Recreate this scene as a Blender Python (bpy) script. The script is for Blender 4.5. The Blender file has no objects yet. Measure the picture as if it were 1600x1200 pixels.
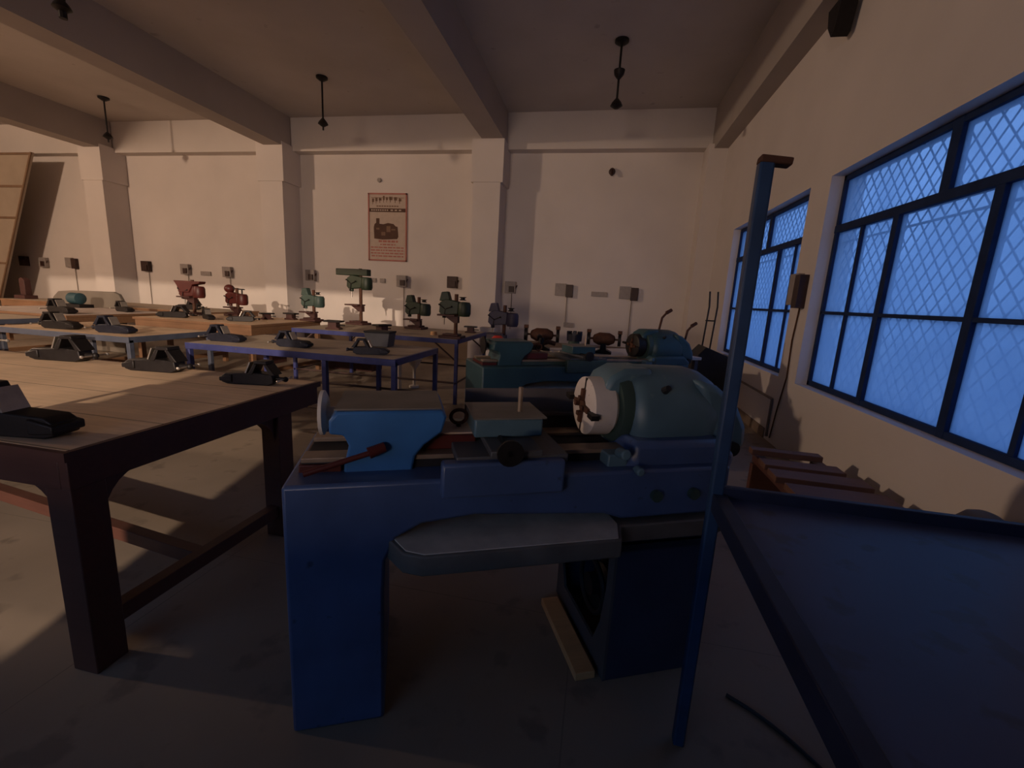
import bpy, bmesh, math, random
from mathutils import Vector, Matrix
random.seed(7)
SC = bpy.context.scene
COL = SC.collection

# ------------------------------------------------------------------ camera
EYE = 1.5
F, PIT, YAW, ROL = 688.4, -.1944, .18654, -.05394
def cam_matrix():
    Rz = Matrix.Rotation(YAW, 3, 'Z')
    Rx = Matrix.Rotation(PIT, 3, 'X')
    cr, sr = math.cos(ROL), math.sin(ROL)
    Ry = Matrix(((cr, 0, sr), (0, 1, 0), (-sr, 0, cr)))
    M = Rz @ Rx @ Ry
    r, f, u = M.col[0], M.col[1], M.col[2]
    m = Matrix.Identity(4)
    for i in range(3):
        m[i][0] = r[i]; m[i][1] = u[i]; m[i][2] = -f[i]
    m[2][3] = EYE
    return m
cd = bpy.data.cameras.new('camera'); cam = bpy.data.objects.new('camera', cd); COL.objects.link(cam)
cam.matrix_world = cam_matrix()
cd.sensor_fit = 'HORIZONTAL'; cd.sensor_width = 36; cd.lens = 36*F/1600
cd.clip_start = .02; cd.clip_end = 200
SC.camera = cam

# ------------------------------------------------------------------ world, light, exposure
W = bpy.data.worlds.new('dusk'); SC.world = W; W.use_nodes = True
nt = W.node_tree; nt.nodes.clear()
wo = nt.nodes.new('ShaderNodeOutputWorld'); bg = nt.nodes.new('ShaderNodeBackground')
tc = nt.nodes.new('ShaderNodeTexCoord'); sx = nt.nodes.new('ShaderNodeSeparateXYZ'); cr_ = nt.nodes.new('ShaderNodeValToRGB')
nt.links.new(tc.outputs['Generated'], sx.inputs[0]); nt.links.new(sx.outputs['Z'], cr_.inputs[0])
cr_.color_ramp.elements[0].position = 0; cr_.color_ramp.elements[0].color = (.17, .36, .80, 1)
cr_.color_ramp.elements[1].position = .5; cr_.color_ramp.elements[1].color = (.40, .74, 1.45, 1)
nt.links.new(cr_.outputs[0], bg.inputs[0]); bg.inputs[1].default_value = 1.13
nt.links.new(bg.outputs[0], wo.inputs[0])

def lamp(name, kind, loc, target, energy, color, size=.2, size_y=None, **kw):
    d = bpy.data.lights.new(name, kind); d.energy = energy; d.color = color
    if kind == 'AREA':
        d.size = size
        if size_y: d.shape = 'RECTANGLE'; d.size_y = size_y
    else: d.shadow_soft_size = size
    for k, v in kw.items(): setattr(d, k, v)
    o = bpy.data.objects.new(name, d); COL.objects.link(o); o.location = loc
    o.rotation_euler = (Vector(target)-Vector(loc)).to_track_quat('-Z', 'Y').to_euler()
    return o
WARM = (1, .70, .49)
# street lamp beyond the opening in the wall behind the camera
lamp('street_light', 'SPOT', (1.5, -12, 4.2), (-3.5, 1, 2.0), 10500, (1, .76, .56), .06, spot_size=1.3)
# warm fill light added outside the unseen front opening to even out the room
lamp('warm_fill', 'AREA', (-2.8, -9.5, 1.8), (-3.6, 5, 2.2), 430, WARM, 3.0, 1.1)
# lamp burning in the far left part of the hall, beyond the added light blocker
lamp('hall_lamp', 'POINT', (-12.6, .18, 4.4), (0, 0, 0), 1350, WARM, .22)

SC.view_settings.view_transform = 'Standard'
SC.view_settings.look = 'None'
SC.view_settings.gamma = 1
SC.view_settings.use_curve_mapping = False
SC.view_settings.exposure = 0.0

# ------------------------------------------------------------------ materials
def mat(name, col, rough=.6, metal=0, var=.12, scale=6, wear=None, wear_amt=.5, bump=0, spec=.4, col2=None):
    m = bpy.data.materials.new(name); m.use_nodes = True
    n = m.node_tree.nodes; l = m.node_tree.links; b = n['Principled BSDF']
    b.inputs['Roughness'].default_value = rough; b.inputs['Metallic'].default_value = metal
    b.inputs['Specular IOR Level'].default_value = spec
    co = n.new('ShaderNodeTexCoord')
    nz = n.new('ShaderNodeTexNoise'); nz.inputs['Scale'].default_value = scale; nz.inputs['Detail'].default_value = 5
    l.new(co.outputs['Object'], nz.inputs['Vector'])
    r = n.new('ShaderNodeValToRGB'); l.new(nz.outputs['Fac'], r.inputs[0])
    c = Vector(col)
    c2 = Vector(col2) if col2 else c*(1+var)
    r.color_ramp.elements[0].position = .3; r.color_ramp.elements[1].position = .7
    r.color_ramp.elements[0].color = (*(c*(1-var)), 1); r.color_ramp.elements[1].color = (*c2, 1)
    out = r.outputs[0]
    if wear:
        n2 = n.new('ShaderNodeTexNoise'); n2.inputs['Scale'].default_value = scale*4; n2.inputs['Detail'].default_value = 8
        l.new(co.outputs['Object'], n2.inputs['Vector'])
        r2 = n.new('ShaderNodeValToRGB'); l.new(n2.outputs['Fac'], r2.inputs[0])
        r2.color_ramp.elements[0].position = 1-wear_amt; r2.color_ramp.elements[1].position = min(1, 1-wear_amt+.08)
        mx = n.new('ShaderNodeMixRGB'); l.new(r2.outputs[0], mx.inputs[0]); l.new(out, mx.inputs[1]); mx.inputs[2].default_value = (*wear, 1)
        out = mx.outputs[0]
    l.new(out, b.inputs['Base Color'])
    if bump:
        bp = n.new('ShaderNodeBump'); bp.inputs['Strength'].default_value = bump; bp.inputs['Distance'].default_value = .01
        n3 = n.new('ShaderNodeTexNoise'); n3.inputs['Scale'].default_value = scale*6; l.new(co.outputs['Object'], n3.inputs['Vector'])
        l.new(n3.outputs['Fac'], bp.inputs['Height']); l.new(bp.outputs[0], b.inputs['Normal'])
    return m

def wood(name, col, planks=0, pw=.3, axis='Y', rough=.6, line=.35):
    """planked boards: thin dark seams every pw metres along axis, streaky grain"""
    m = mat(name, col, rough, var=.14, scale=2.5, bump=.05)
    n = m.node_tree.nodes; l = m.node_tree.links; b = n['Principled BSDF']
    src = b.inputs['Base Color'].links[0].from_socket
    co = n.new('ShaderNodeTexCoord'); mp = n.new('ShaderNodeMapping'); l.new(co.outputs['Object'], mp.inputs[0])
    g = n.new('ShaderNodeTexNoise'); g.inputs['Scale'].default_value = 3; g.inputs['Detail'].default_value = 6
    mp.inputs['Scale'].default_value = (1, 14, 14) if axis == 'Y' else (14, 1, 14)
    l.new(mp.outputs[0], g.inputs['Vector'])
    rr = n.new('ShaderNodeValToRGB'); rr.color_ramp.elements[0].color = (.72, .72, .72, 1); rr.color_ramp.elements[1].color = (1.15, 1.15, 1.15, 1)
    l.new(g.outputs['Fac'], rr.inputs[0])
    mu = n.new('ShaderNodeMixRGB'); mu.blend_type = 'MULTIPLY'; mu.inputs[0].default_value = 1
    l.new(src, mu.inputs[1]); l.new(rr.outputs[0], mu.inputs[2]); out = mu.outputs[0]
    if planks:
        s = n.new('ShaderNodeSeparateXYZ'); l.new(co.outputs['Object'], s.inputs[0])
        md = n.new('ShaderNodeMath'); md.operation = 'PINGPONG'; md.inputs[1].default_value = pw/2
        l.new(s.outputs[axis], md.inputs[0])
        lt = n.new('ShaderNodeMath'); lt.operation = 'LESS_THAN'; lt.inputs[1].default_value = .0035
        l.new(md.outputs[0], lt.inputs[0])
        mm = n.new('ShaderNodeMixRGB'); l.new(lt.outputs[0], mm.inputs[0]); l.new(out, mm.inputs[1])
        mm.inputs[2].default_value = (*(Vector(col)*line), 1); out = mm.outputs[0]
    l.new(out, b.inputs['Base Color'])
    return m

M = {}
M['wall'] = mat('wall_limewash', (.66, .60, .56), .85, var=.05, scale=.9, bump=.05)
M['wall2'] = mat('beam_limewash', (.62, .565, .525), .85, var=.05, scale=.9)
M['beam'] = mat('beam_plaster_with_shade', (.40, .35, .315), .85, var=.06, scale=.9)  # shade of undersides and far faces put into a darker even tone
M['ceil'] = mat('ceiling_plaster', (.50, .45, .41), .9, var=.07, scale=1.1, wear=(.38, .33, .3), wear_amt=.33)
M['frontwall'] = mat('low_bounce_dark', (.13, .10, .085), .85, var=.05, scale=.9)  # unseen walls kept dark so little warm light bounces into the foreground
M['dado'] = mat('skirting_paint', (.20, .145, .11), .7, var=.12, scale=2)
M['outside'] = mat('yard_earth', (.34, .36, .38), .95)
M['bench'] = wood('bench_boards', (.70, .50, .33), 1, .34)
M['bench2'] = wood('bench_boards_grey', (.46, .37, .28), 1, .30)
M['bench3'] = wood('bench_boards_pale', (.58, .49, .44), 1, .4)
M['brown'] = wood('brown_painted_timber', (.105, .042, .03), 0, rough=.5)
M['brown2'] = wood('tan_timber', (.22, .115, .06), 0)
M['bluesteel'] = mat('blue_painted_angle', (.042, .05, .17), .45, var=.2, scale=9, wear=(.10, .08, .08), wear_amt=.36)
M['greysteel'] = mat('blue_grey_painted_angle', (.075, .085, .12), .5, var=.2, scale=8)
M['lathe_blue'] = mat('lathe_blue_enamel', (.06, .10, .22), .38, var=.16, scale=5, wear=(.03, .05, .1), wear_amt=.33, spec=.5)
M['tail_blue'] = mat('tailstock_light_blue_enamel', (.035, .14, .37), .4, var=.12, scale=6)
M['lathe_green'] = mat('lathe_grey_green_enamel', (.085, .15, .19), .42, var=.18, scale=4, wear=(.14, .2, .2), wear_amt=.37)
M['dark_green'] = mat('dark_green_enamel', (.04, .07, .06), .5, var=.2, scale=5)
M['pedestal'] = mat('pedestal_navy_enamel', (.035, .045, .085), .45, var=.15, scale=5)
M['tableframe'] = mat('dark_navy_angle_paint', (.014, .022, .055), .5, var=.2, scale=9)
M['teal'] = mat('teal_enamel', (.028, .07, .085), .45, var=.2, scale=4)
M['cream'] = mat('cream_painted_chuck', (.62, .55, .50), .5, var=.06, scale=14, wear=(.25, .16, .12), wear_amt=.34)
M['rust'] = mat('rusty_steel', (.085, .035, .02), .7, .3, var=.3, scale=25)
M['iron'] = mat('dark_cast_iron', (.014, .011, .011), .5, .3, var=.3, scale=20)
M['ironblue'] = mat('blue_black_cast_iron', (.013, .014, .026), .5, .2, var=.3, scale=20)
M['steel'] = mat('bright_worn_steel', (.42, .38, .34), .35, .7, var=.15, scale=20)
M['way'] = mat('oily_bed_way', (.30, .22, .16), .4, .4, var=.2, scale=12)
M['black'] = mat('black_steel', (.012, .012, .016), .6, .1, var=.3, scale=8)
M['grey'] = mat('grey_sheet_steel', (.10, .10, .105), .5, .2, var=.15, scale=5)
M['tray'] = mat('grimy_tray_steel', (.17, .15, .13), .55, .2, var=.2, scale=7)
M['traylit'] = mat('pale_lit_tray_top', (.62, .54, .44), .8, var=.15, scale=12)  # light falling on the tray top, put into a pale colour
M['red'] = mat('red_enamel', (.075, .013, .011), .45, var=.2, scale=8)
M['redbright'] = mat('bright_red_enamel', (.55, .05, .04), .45, var=.15, scale=12)
M['green'] = mat('machine_green_enamel', (.014, .025, .013), .5, var=.22, scale=8)
M['drillbase'] = mat('red_oxide_casting', (.055, .02, .017), .6, var=.2, scale=12)
M['purple'] = mat('dark_violet_casting', (.035, .03, .06), .55, var=.2, scale=10)
M['bluetop'] = mat('dark_blue_sheet_top', (.045, .065, .16), .42, var=.14, scale=3, wear=(.035, .045, .09), wear_amt=.42, spec=.45)
M['polepaint'] = mat('blue_green_pole_paint', (.022, .055, .13), .42, var=.2, scale=10)
M['winframe'] = mat('navy_window_paint', (.012, .028, .085), .75, var=.2, scale=8, spec=.2)
M['grille'] = mat('grille_paint', (.04, .08, .16), .6)
M['pallet'] = wood('old_crate_boards', (.15, .075, .055), 0)
M['streaktin'] = wood('light_streak_and_tin_tan', (.75, .42, .18), 0)  # light of the floor streak put into this bright tan; also colours the tin
M['boxgrey'] = mat('grey_switch_box_enamel', (.30, .26, .24), .5, var=.1, scale=20)
M['boxbrown'] = mat('brown_bakelite', (.04, .018, .014), .5, var=.2, scale=20)
M['wire'] = mat('grey_cable', (.20, .16, .14), .7)
M['poster'] = mat('aged_poster_card', (.50, .40, .33), .8, var=.06, scale=10)
M['pred'] = mat('faded_red_ink', (.42, .16, .13), .8)
M['pdark'] = mat('dark_brown_ink', (.09, .045, .03), .8)
M['pmid'] = mat('mid_brown_ink', (.20, .12, .08), .8)
M['guardsheet'] = mat('dull_grey_brown_sheet', (.17, .145, .12), .7, var=.12, scale=3)
M['panel'] = mat('brown_sheet_panel', (.36, .29, .22), .75, var=.08, scale=2)
M['panel_edge'] = mat('panel_edge_timber', (.20, .12, .07), .7)
M['white'] = mat('white_painted_metal', (.66, .60, .54), .5, var=.06)
M['rail'] = mat('brown_tubular_rail', (.055, .03, .028), .5)
M['concrete'] = mat('rough_concrete', (.26, .23, .20), .9, var=.2, scale=9, bump=.2)

def floor_mat():
    m = mat('cement_floor', (.27, .215, .165), .62, var=.16, scale=1.3, wear=(.20, .16, .125), wear_amt=.42, bump=.03)
    n = m.node_tree.nodes; l = m.node_tree.links; b = n['Principled BSDF']
    src = b.inputs['Base Color'].links[0].from_socket
    co = n.new('ShaderNodeTexCoord'); s = n.new('ShaderNodeSeparateXYZ'); l.new(co.outputs['Object'], s.inputs[0])
    outs = []
    for a, w in (('X', 1.9), ('Y', 1.9)):
        md = n.new('ShaderNodeMath'); md.operation = 'PINGPONG'; md.inputs[1].default_value = w/2; l.new(s.outputs[a], md.inputs[0])
        lt = n.new('ShaderNodeMath'); lt.operation = 'LESS_THAN'; lt.inputs[1].default_value = .003; l.new(md.outputs[0], lt.inputs[0]); outs.append(lt)
    mx = n.new('ShaderNodeMath'); mx.operation = 'MAXIMUM'; l.new(outs[0].outputs[0], mx.inputs[0]); l.new(outs[1].outputs[0], mx.inputs[1])
    mm = n.new('ShaderNodeMixRGB'); l.new(mx.outputs[0], mm.inputs[0]); l.new(src, mm.inputs[1]); mm.inputs[2].default_value = (.21, .17, .13, 1)
    l.new(mm.outputs[0], b.inputs['Base Color']); return m
M['floor'] = floor_mat()

def glass_mat():
    m = bpy.data.materials.new('dusty_window_glass'); m.use_nodes = True
    n = m.node_tree.nodes; l = m.node_tree.links; n.clear()
    out = n.new('ShaderNodeOutputMaterial'); mix = n.new('ShaderNodeMixShader')
    tr = n.new('ShaderNodeBsdfTransparent'); tr.inputs[0].default_value = (.86, .90, .96, 1)
    tl = n.new('ShaderNodeBsdfTranslucent'); tl.inputs[0].default_value = (.47, .57, .72, 1)
    co = n.new('ShaderNodeTexCoord'); s = n.new('ShaderNodeSeparateXYZ'); l.new(co.outputs['Object'], s.inputs[0])
    # grime thickens towards the sill
    mr = n.new('ShaderNodeMapRange'); mr.inputs[1].default_value = .8; mr.inputs[2].default_value = 2.5
    mr.inputs[3].default_value = .76; mr.inputs[4].default_value = .42
    l.new(s.outputs['Z'], mr.inputs[0])
    nz = n.new('ShaderNodeTexNoise'); nz.inputs['Scale'].default_value = 2.2; nz.inputs['Detail'].default_value = 6; l.new(co.outputs['Object'], nz.inputs['Vector'])
    ad = n.new('ShaderNodeMath'); ad.operation = 'MULTIPLY_ADD'; l.new(nz.outputs['Fac'], ad.inputs[0]); ad.inputs[1].default_value = .5; ad.inputs[2].default_value = -.25
    sm = n.new('ShaderNodeMath'); sm.operation = 'ADD'; sm.use_clamp = True; l.new(mr.outputs[0], sm.inputs[0]); l.new(ad.outputs[0], sm.inputs[1])
    l.new(sm.outputs[0], mix.inputs[0]); l.new(tr.outputs[0], mix.inputs[1]); l.new(tl.outputs[0], mix.inputs[2])
    l.new(mix.outputs[0], out.inputs[0]); return m
M['glass'] = glass_mat()

# ------------------------------------------------------------------ mesh helpers
class MB:
    def __init__(s): s.bm = bmesh.new()
    def _add(s, verts, faces, mtx=None):
        vs = [s.bm.verts.new(mtx @ Vector(v) if mtx else Vector(v)) for v in verts]
        for f in faces:
            try: s.bm.faces.new([vs[i] for i in f])
            except ValueError: pass
    def box(s, x0, x1, y0, y1, z0, z1, mtx=None):
        v = [(x, y, z) for x in (x0, x1) for y in (y0, y1) for z in (z0, z1)]
        s._add(v, [(0, 1, 3, 2), (4, 6, 7, 5), (0, 4, 5, 1), (2, 3, 7, 6), (0, 2, 6, 4), (1, 5, 7, 3)], mtx); return s
    def prism(s, poly, a0, a1, plane='xz', mtx=None):
        def P(p, a):
            return {'xz': (p[0], a, p[1]), 'yz': (a, p[0], p[1]), 'xy': (p[0], p[1], a)}[plane]
        n = len(poly)
        v = [P(p, a0) for p in poly]+[P(p, a1) for p in poly]
        s._add(v, [tuple(range(n)), tuple(range(2*n-1, n-1, -1))]+[(i, (i+1) % n, n+(i+1) % n, n+i) for i in range(n)], mtx); return s
    def tube(s, p0, p1, r0, r1=None, seg=16):
        r1 = r0 if r1 is None else r1
        p0, p1 = Vector(p0), Vector(p1); q = (p1-p0).to_track_quat('Z', 'Y')
        v = []
        for p, r in ((p0, r0), (p1, r1)):
            for i in range(seg):
                a = 2*math.pi*i/seg; v.append(p+q @ Vector((r*math.cos(a), r*math.sin(a), 0)))
        s._add(v, [tuple(range(seg))[::-1], tuple(range(seg, 2*seg))]+[(i, (i+1) % seg, seg+(i+1) % seg, seg+i) for i in range(seg)]); return s
    def rev(s, prof, origin, axis, seg=24, sy=1):
        """surface of revolution, prof = [(along, radius)]"""
        o = Vector(origin); q = Vector(axis).normalized().to_track_quat('Z', 'Y'); n = len(prof); v = []
        for a, r in prof:
            for i in range(seg):
                t = 2*math.pi*i/seg; v.append(o+q @ Vector((r*math.cos(t), r*math.sin(t)*sy, a)))
        f = [tuple(range(seg))[::-1], tuple(range((n-1)*seg, n*seg))]
        for k in range(n-1):
            for i in range(seg):
                j = (i+1) % seg; f.append((k*seg+i, k*seg+j, (k+1)*seg+j, (k+1)*seg+i))
        s._add(v, f); return s
    def path(s, pts, r, seg=10):
        for a, b in zip(pts, pts[1:]): s.tube(a, b, r, r, seg)
        for p in pts[1:-1]: s.ball(p, r, 8)
        return s
    def ball(s, c, r, seg=14, sz=1):
        c = Vector(c); n = seg//2
        prof = [(-r*sz*math.cos(math.pi*k/n), max(r*math.sin(math.pi*k/n), r*.02)) for k in range(n+1)]
        return s.rev(prof, c, (0, 0, 1), seg)
    def ring(s, c, axis, R, r, seg=28, m=8):
        c = Vector(c); q = Vector(axis).normalized().to_track_quat('Z', 'Y'); v = []; f = []
        for i in range(seg):
            a = 2*math.pi*i/seg
            for j in range(m):
                b = 2*math.pi*j/m; v.append(c+q @ Vector(((R+r*math.cos(b))*math.cos(a), (R+r*math.cos(b))*math.sin(a), r*math.sin(b))))
        for i in range(seg):
            for j in range(m):
                f.append((i*m+j, ((i+1) % seg)*m+j, ((i+1) % seg)*m+(j+1) % m, i*m+(j+1) % m))
        s._add(v, f); return s
    def build(s, name, m, parent=None, bevel=0, smooth=True):
        bmesh.ops.recalc_face_normals(s.bm, faces=s.bm.faces)
        me = bpy.data.meshes.new(name); s.bm.to_mesh(me); s.bm.free()
        o = bpy.data.objects.new(name, me); COL.objects.link(o)
        me.materials.append(M[m] if isinstance(m, str) else m)
        if parent: o.parent = parent
        if smooth:
            for p in me.polygons: p.use_smooth = True
            try: me.set_sharp_from_angle(angle=math.radians(35))
            except Exception: pass
        if bevel:
            b = o.modifiers.new('bevel', 'BEVEL'); b.width = bevel; b.segments = 2; b.limit_method = 'ANGLE'; b.angle_limit = math.radians(50)
        return o

def T(x=0, y=0, z=0, rx=0, ry=0, rz=0):
    return Matrix.Translation((x, y, z)) @ Matrix.Rotation(rz, 4, 'Z') @ Matrix.Rotation(ry, 4, 'Y') @ Matrix.Rotation(rx, 4, 'X')
def tag(o, label, cat, group=None):
    o['label'] = label; o['category'] = cat
    if group: o['group'] = group
    return o
def thing(name, label, cat, loc=(0, 0, 0), rz=0, group=None):
    o = bpy.data.objects.new(name, None); COL.objects.link(o); o.empty_display_size = .1
    o.location = loc; o.rotation_euler = (0, 0, rz)
    return tag(o, label, cat, group)
def struct(o):
    o['kind'] = 'structure'; return o
def copy_tree(o, parent=None):
    c = o.copy(); COL.objects.link(c)
    if parent: c.parent = parent
    for ch in list(o.children): copy_tree(ch, c)
    return c
def place(proto, first, loc, rz, label, group=None, scale=None):
    o = proto if first else copy_tree(proto)
    o.location = loc; o.rotation_euler = (0, 0, rz); o['label'] = label
    if group: o['group'] = group
    if scale: o.scale = (scale,)*3
    return o

# ------------------------------------------------------------------ the room
XR, YB, XL, YF, ZC = 2.06, 9.94, -19.0, -3.0, 5.2
YP = 9.35                                            # pillar front plane
struct(MB().box(XL-.3, XR+.3, YF-.3, YB+.3, -.12, 0).build('floor', 'floor'))
struct(MB().box(XL-.3, XR+.3, YF-.3, YB+.3, ZC, ZC+.15).build('ceiling', 'ceil'))
struct(MB().box(XL-.3, XR+.3, YB, YB+.25, 0, ZC).build('wall_back', 'wall'))
struct(MB().box(XL-.3, XL, YF-.25, YB, 0, ZC).build('wall_left', 'wall'))
# right wall with three window openings
WIN = [(5.47, 8.27), (2.22, 5.03)]
w = MB(); zs, zt = .77, 2.80
w.box(XR, XR+.3, YF-.25, YB, 0, zs); w.box(XR, XR+.3, YF-.25, YB, zt, ZC)
ys = [YF-.25]+[v for a, b in sorted(WIN) for v in (a, b)]+[YB]
for a, b in zip(ys[::2], ys[1::2]): w.box(XR, XR+.3, a, b, zs, zt)
struct(w.build('wall_right', 'wall', smooth=False))
# front wall behind the camera, with a long window opening (sill 1.31, lintel 3.07) and a doorway
w = MB()
ops = [(-5.4, -.96, 1.31, 3.07)]
w.box(XL-.3, ops[0][0], YF-.25, YF, 0, ZC); w.box(ops[0][1], XR+.3, YF-.25, YF, 0, ZC)
for a, b, c, d in ops: w.box(a, b, YF-.25, YF, 0, c); w.box(a, b, YF-.25, YF, d, ZC)
struct(w.build('wall_front', 'frontwall', smooth=False))
struct(MB().box(-9.2, -9.0, YF, .5, 0, ZC).build('wall_light_blocker', 'frontwall', smooth=False))  # unseen wall added to keep the hall lamp off the near floor
# engaged pillars; a shallow step near the top
for i, xr in enumerate((-2.23, -7.26, -12.25, -17.3)):
    p = MB(); p.box(xr-.58, xr, YP, YB, 0, 3.78); p.box(xr-.62, xr+.05, YP-.02, YB, 3.78, 4.60)
    struct(p.build('trim_%d' % (i+1), 'wall', smooth=False))
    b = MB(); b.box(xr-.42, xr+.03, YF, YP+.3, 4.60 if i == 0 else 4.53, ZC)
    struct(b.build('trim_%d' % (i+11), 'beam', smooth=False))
# edge beams along the back and right walls
struct(MB().box(XL, XR, YB-.26, YB, 4.5, ZC).build('trim_21', 'wall2', smooth=False))
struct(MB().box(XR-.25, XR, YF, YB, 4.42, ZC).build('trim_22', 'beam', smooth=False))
struct(MB().box(XR-.34, XR, YP+.1, YB, 0, 4.5).build('trim_23', 'wall', smooth=False))
# dark dado strips
struct(MB().box(XL, XR, YB-.012, YB, 0, .55).build('baseboard_back', 'dado', smooth=False))
struct(MB().box(XR-.012, XR, 5.6, YB, 0, .12).build('baseboard_right', 'dado', smooth=False))

def window(idx, y0, y1):
    """steel window: top lights over a transom, six lower lights with a middle bar; grille outside"""
    xg = XR+.14; f = MB(); t = .03
    L = y1-y0; g = .02
    m_out, m_in = L*.164, L*.336
    big = [y1-m_in, y0+m_in]; thin = [y1-m_out, y0+m_out]
    f.box(xg-t, xg+t, y0, y1, zs, zs+.05); f.box(xg-t, xg+t, y0, y1, zt-.05, zt)
    f.box(xg-t, xg+t, y0, y0+.045, zs, zt); f.box(xg-t, xg+t, y1-.045, y1, zs, zt)
    f.box(xg-t-.005, xg+t+.005, y0, y1, 2.275, 2.345)                       # transom
    f.box(xg-t, xg+t, y0, y1, 1.497, 1.527)                                 # middle bar
    f.box(xg-t-.004, xg+t+.004, (y0+y1)/2-.045, (y0+y1)/2+.045, 2.33, zt)   # upper mullion
    for y in big: f.box(xg-t-.004, xg+t+.004, y-.034, y+.034, zs, 2.3)
    for y in thin: f.box(xg-t*.8, xg+t*.8, y-.019, y+.019, zs, 2.3)
    fr = struct(f.build('window_%d' % idx, 'winframe', bevel=.004))
    # panes, one per light
    yy = [y0+.04, thin[1], big[1], big[0], thin[0], y1-.04]
    for a, b in zip(yy, yy[1:]):
        MB().box(xg-.003, xg+.003, a, b, zs+.04, 1.50).build('pane', 'glass', fr)
        MB().box(xg-.003, xg+.003, a, b, 1.522, 2.29).build('pane', 'glass', fr)
    for a, b in ((y0+.04, (y0+y1)/2-.04), ((y0+y1)/2+.04, y1-.04)):
        MB().box(xg-.003, xg+.003, a, b, 2.34, zt-.04).build('pane', 'glass', fr)
    # diamond grille, just outside the glass, clipped to the opening
    gm = MB(); xo = XR+.225; dz = .150; k = 1.0/.82; bw = .006
    def seg(y_a, z_a, sgn):
        # line z = z_a + sgn*k*(y-y_a) clipped to the box
        lo, hi = y0, y1
        t1 = y_a+(zs-z_a)/(sgn*k); t2 = y_a+(zt-z_a)/(sgn*k)
        lo = max(lo, min(t1, t2)); hi = min(hi, max(t1, t2))
        if hi-lo < .02: return
        gm.tube((xo+.004*sgn, lo, z_a+sgn*k*(lo-y_a)), (xo+.004*sgn, hi, z_a+sgn*k*(hi-y_a)), bw, bw, 6)
    n = int((L*k+zt-zs)/dz)+3
    for i in range(n):
        seg(y0, zs-L*k+i*dz, 1); seg(y0, zs+i*dz, -1)
    for z in (zs+.02, 2.20, zt-.02): gm.tube((xo, y0, z), (xo, y1, z), .010, .010, 6)
    gm.build('grille', 'grille', fr)
    return fr
for i, (a, b) in enumerate(WIN): window(i+1, a, b)
# yard outside the right-hand windows
struct(MB().box(XR+.3, 40, -30, 40, -.4, -.3).build('trim_31', 'outside'))

# ------------------------------------------------------------------ wooden and steel work tables
def wood_table(name, x0, x1, y0, y1, z, label, top='bench', frame='brown', leg=.115, inset=.0, apron=.11, legs_x=None, gusset=True, fy=.30, rail=True, diag=False):
    t = thing(name, label, 'table', ((x0+x1)/2, (y0+y1)/2, 0))
    a, b, c, d = x0-(x0+x1)/2, x1-(x0+x1)/2, y0-(y0+y1)/2, y1-(y0+y1)/2
    MB().box(a+.02, b-.02, c+.02, d-.02, z-.03, z).build('tabletop', top, t)
    eb = MB(); eb.box(a, b, c, c+.02, z-.035, z-.001); eb.box(a, b, d-.02, d, z-.035, z-.001); eb.box(a, a+.02, c+.02, d-.02, z-.035, z-.001); eb.box(b-.02, b, c+.02, d-.02, z-.035, z-.001)
    eb.build('edge_band', frame, t)
    ap = MB()
    ap.box(a+.07, b-.052, c+.012, c+.05, z-.035-apron, z-.035); ap.box(a+.07, b-.052, d-fy+.0, d-fy+.04, z-.035-apron, z-.035)
    ap.box(b-.052, b-.012, c+.012, d-.02, z-.035-apron, z-.035); ap.box(a+.03, a+.07, c+.012, d-.02, z-.035-apron, z-.035)
    ap.build('apron', frame, t, bevel=.003)
    xs = legs_x or [a+.03+leg/2, b-.016-leg/2]
    yl = [c+.016+leg/2, d-fy+.036-leg/2]
    for x in xs:
        for y in yl:
            MB().box(x-leg/2, x+leg/2, y-leg/2, y+leg/2, 0, z-.036).build('leg', frame, t, bevel=.004)
    if gusset:
        def gus(x, y, dx, dy):
            g = MB(); n = 7; R = .17; pts = [(0, 0), (R, 0)]
            for k in range(1, n):
                u = math.pi/2*k/n; pts.append((R-R*math.sin(u)*1.0, -(R-R*math.cos(u))*1.0))
            pts.append((0, -R))
            zt_ = z-.035-apron
            if dx: g.prism([(x+dx*(leg/2+p[0]), zt_+p[1]) for p in pts], y-.03, y+.03, 'xz')
            else: g.prism([(y+dy*(leg/2+p[0]), zt_+p[1]) for p in pts], x-.03, x+.03, 'yz')
            g.build('bracket', frame, t)
        for x in xs:
            for y in yl:
                if x < xs[-1]: gus(x, y, 1, 0)
                if x > xs[0]: gus(x, y, -1, 0)
                gus(x, y, 0, 1 if y < 0 else -1)
    if rail:
        for x in (xs[0], xs[-1]):
            MB().box(x-.03, x+.03, yl[0], yl[1], .13, .20).build('stretcher', frame, t, bevel=.003)
        if diag:
            s = MB(); p0 = Vector((xs[-1]-.03, yl[0]+.48, .16)); p1 = Vector((xs[-2], yl[1]-.1, .22))
            d_ = (p1-p0); ang = math.atan2(d_.y, d_.x)
            s.box(0, d_.length, -.03, .03, -.035, .035, T(p0.x, p0.y, p0.z, 0, 0, ang)); s.build('stretcher', frame, t, bevel=.003)
    return t

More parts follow.
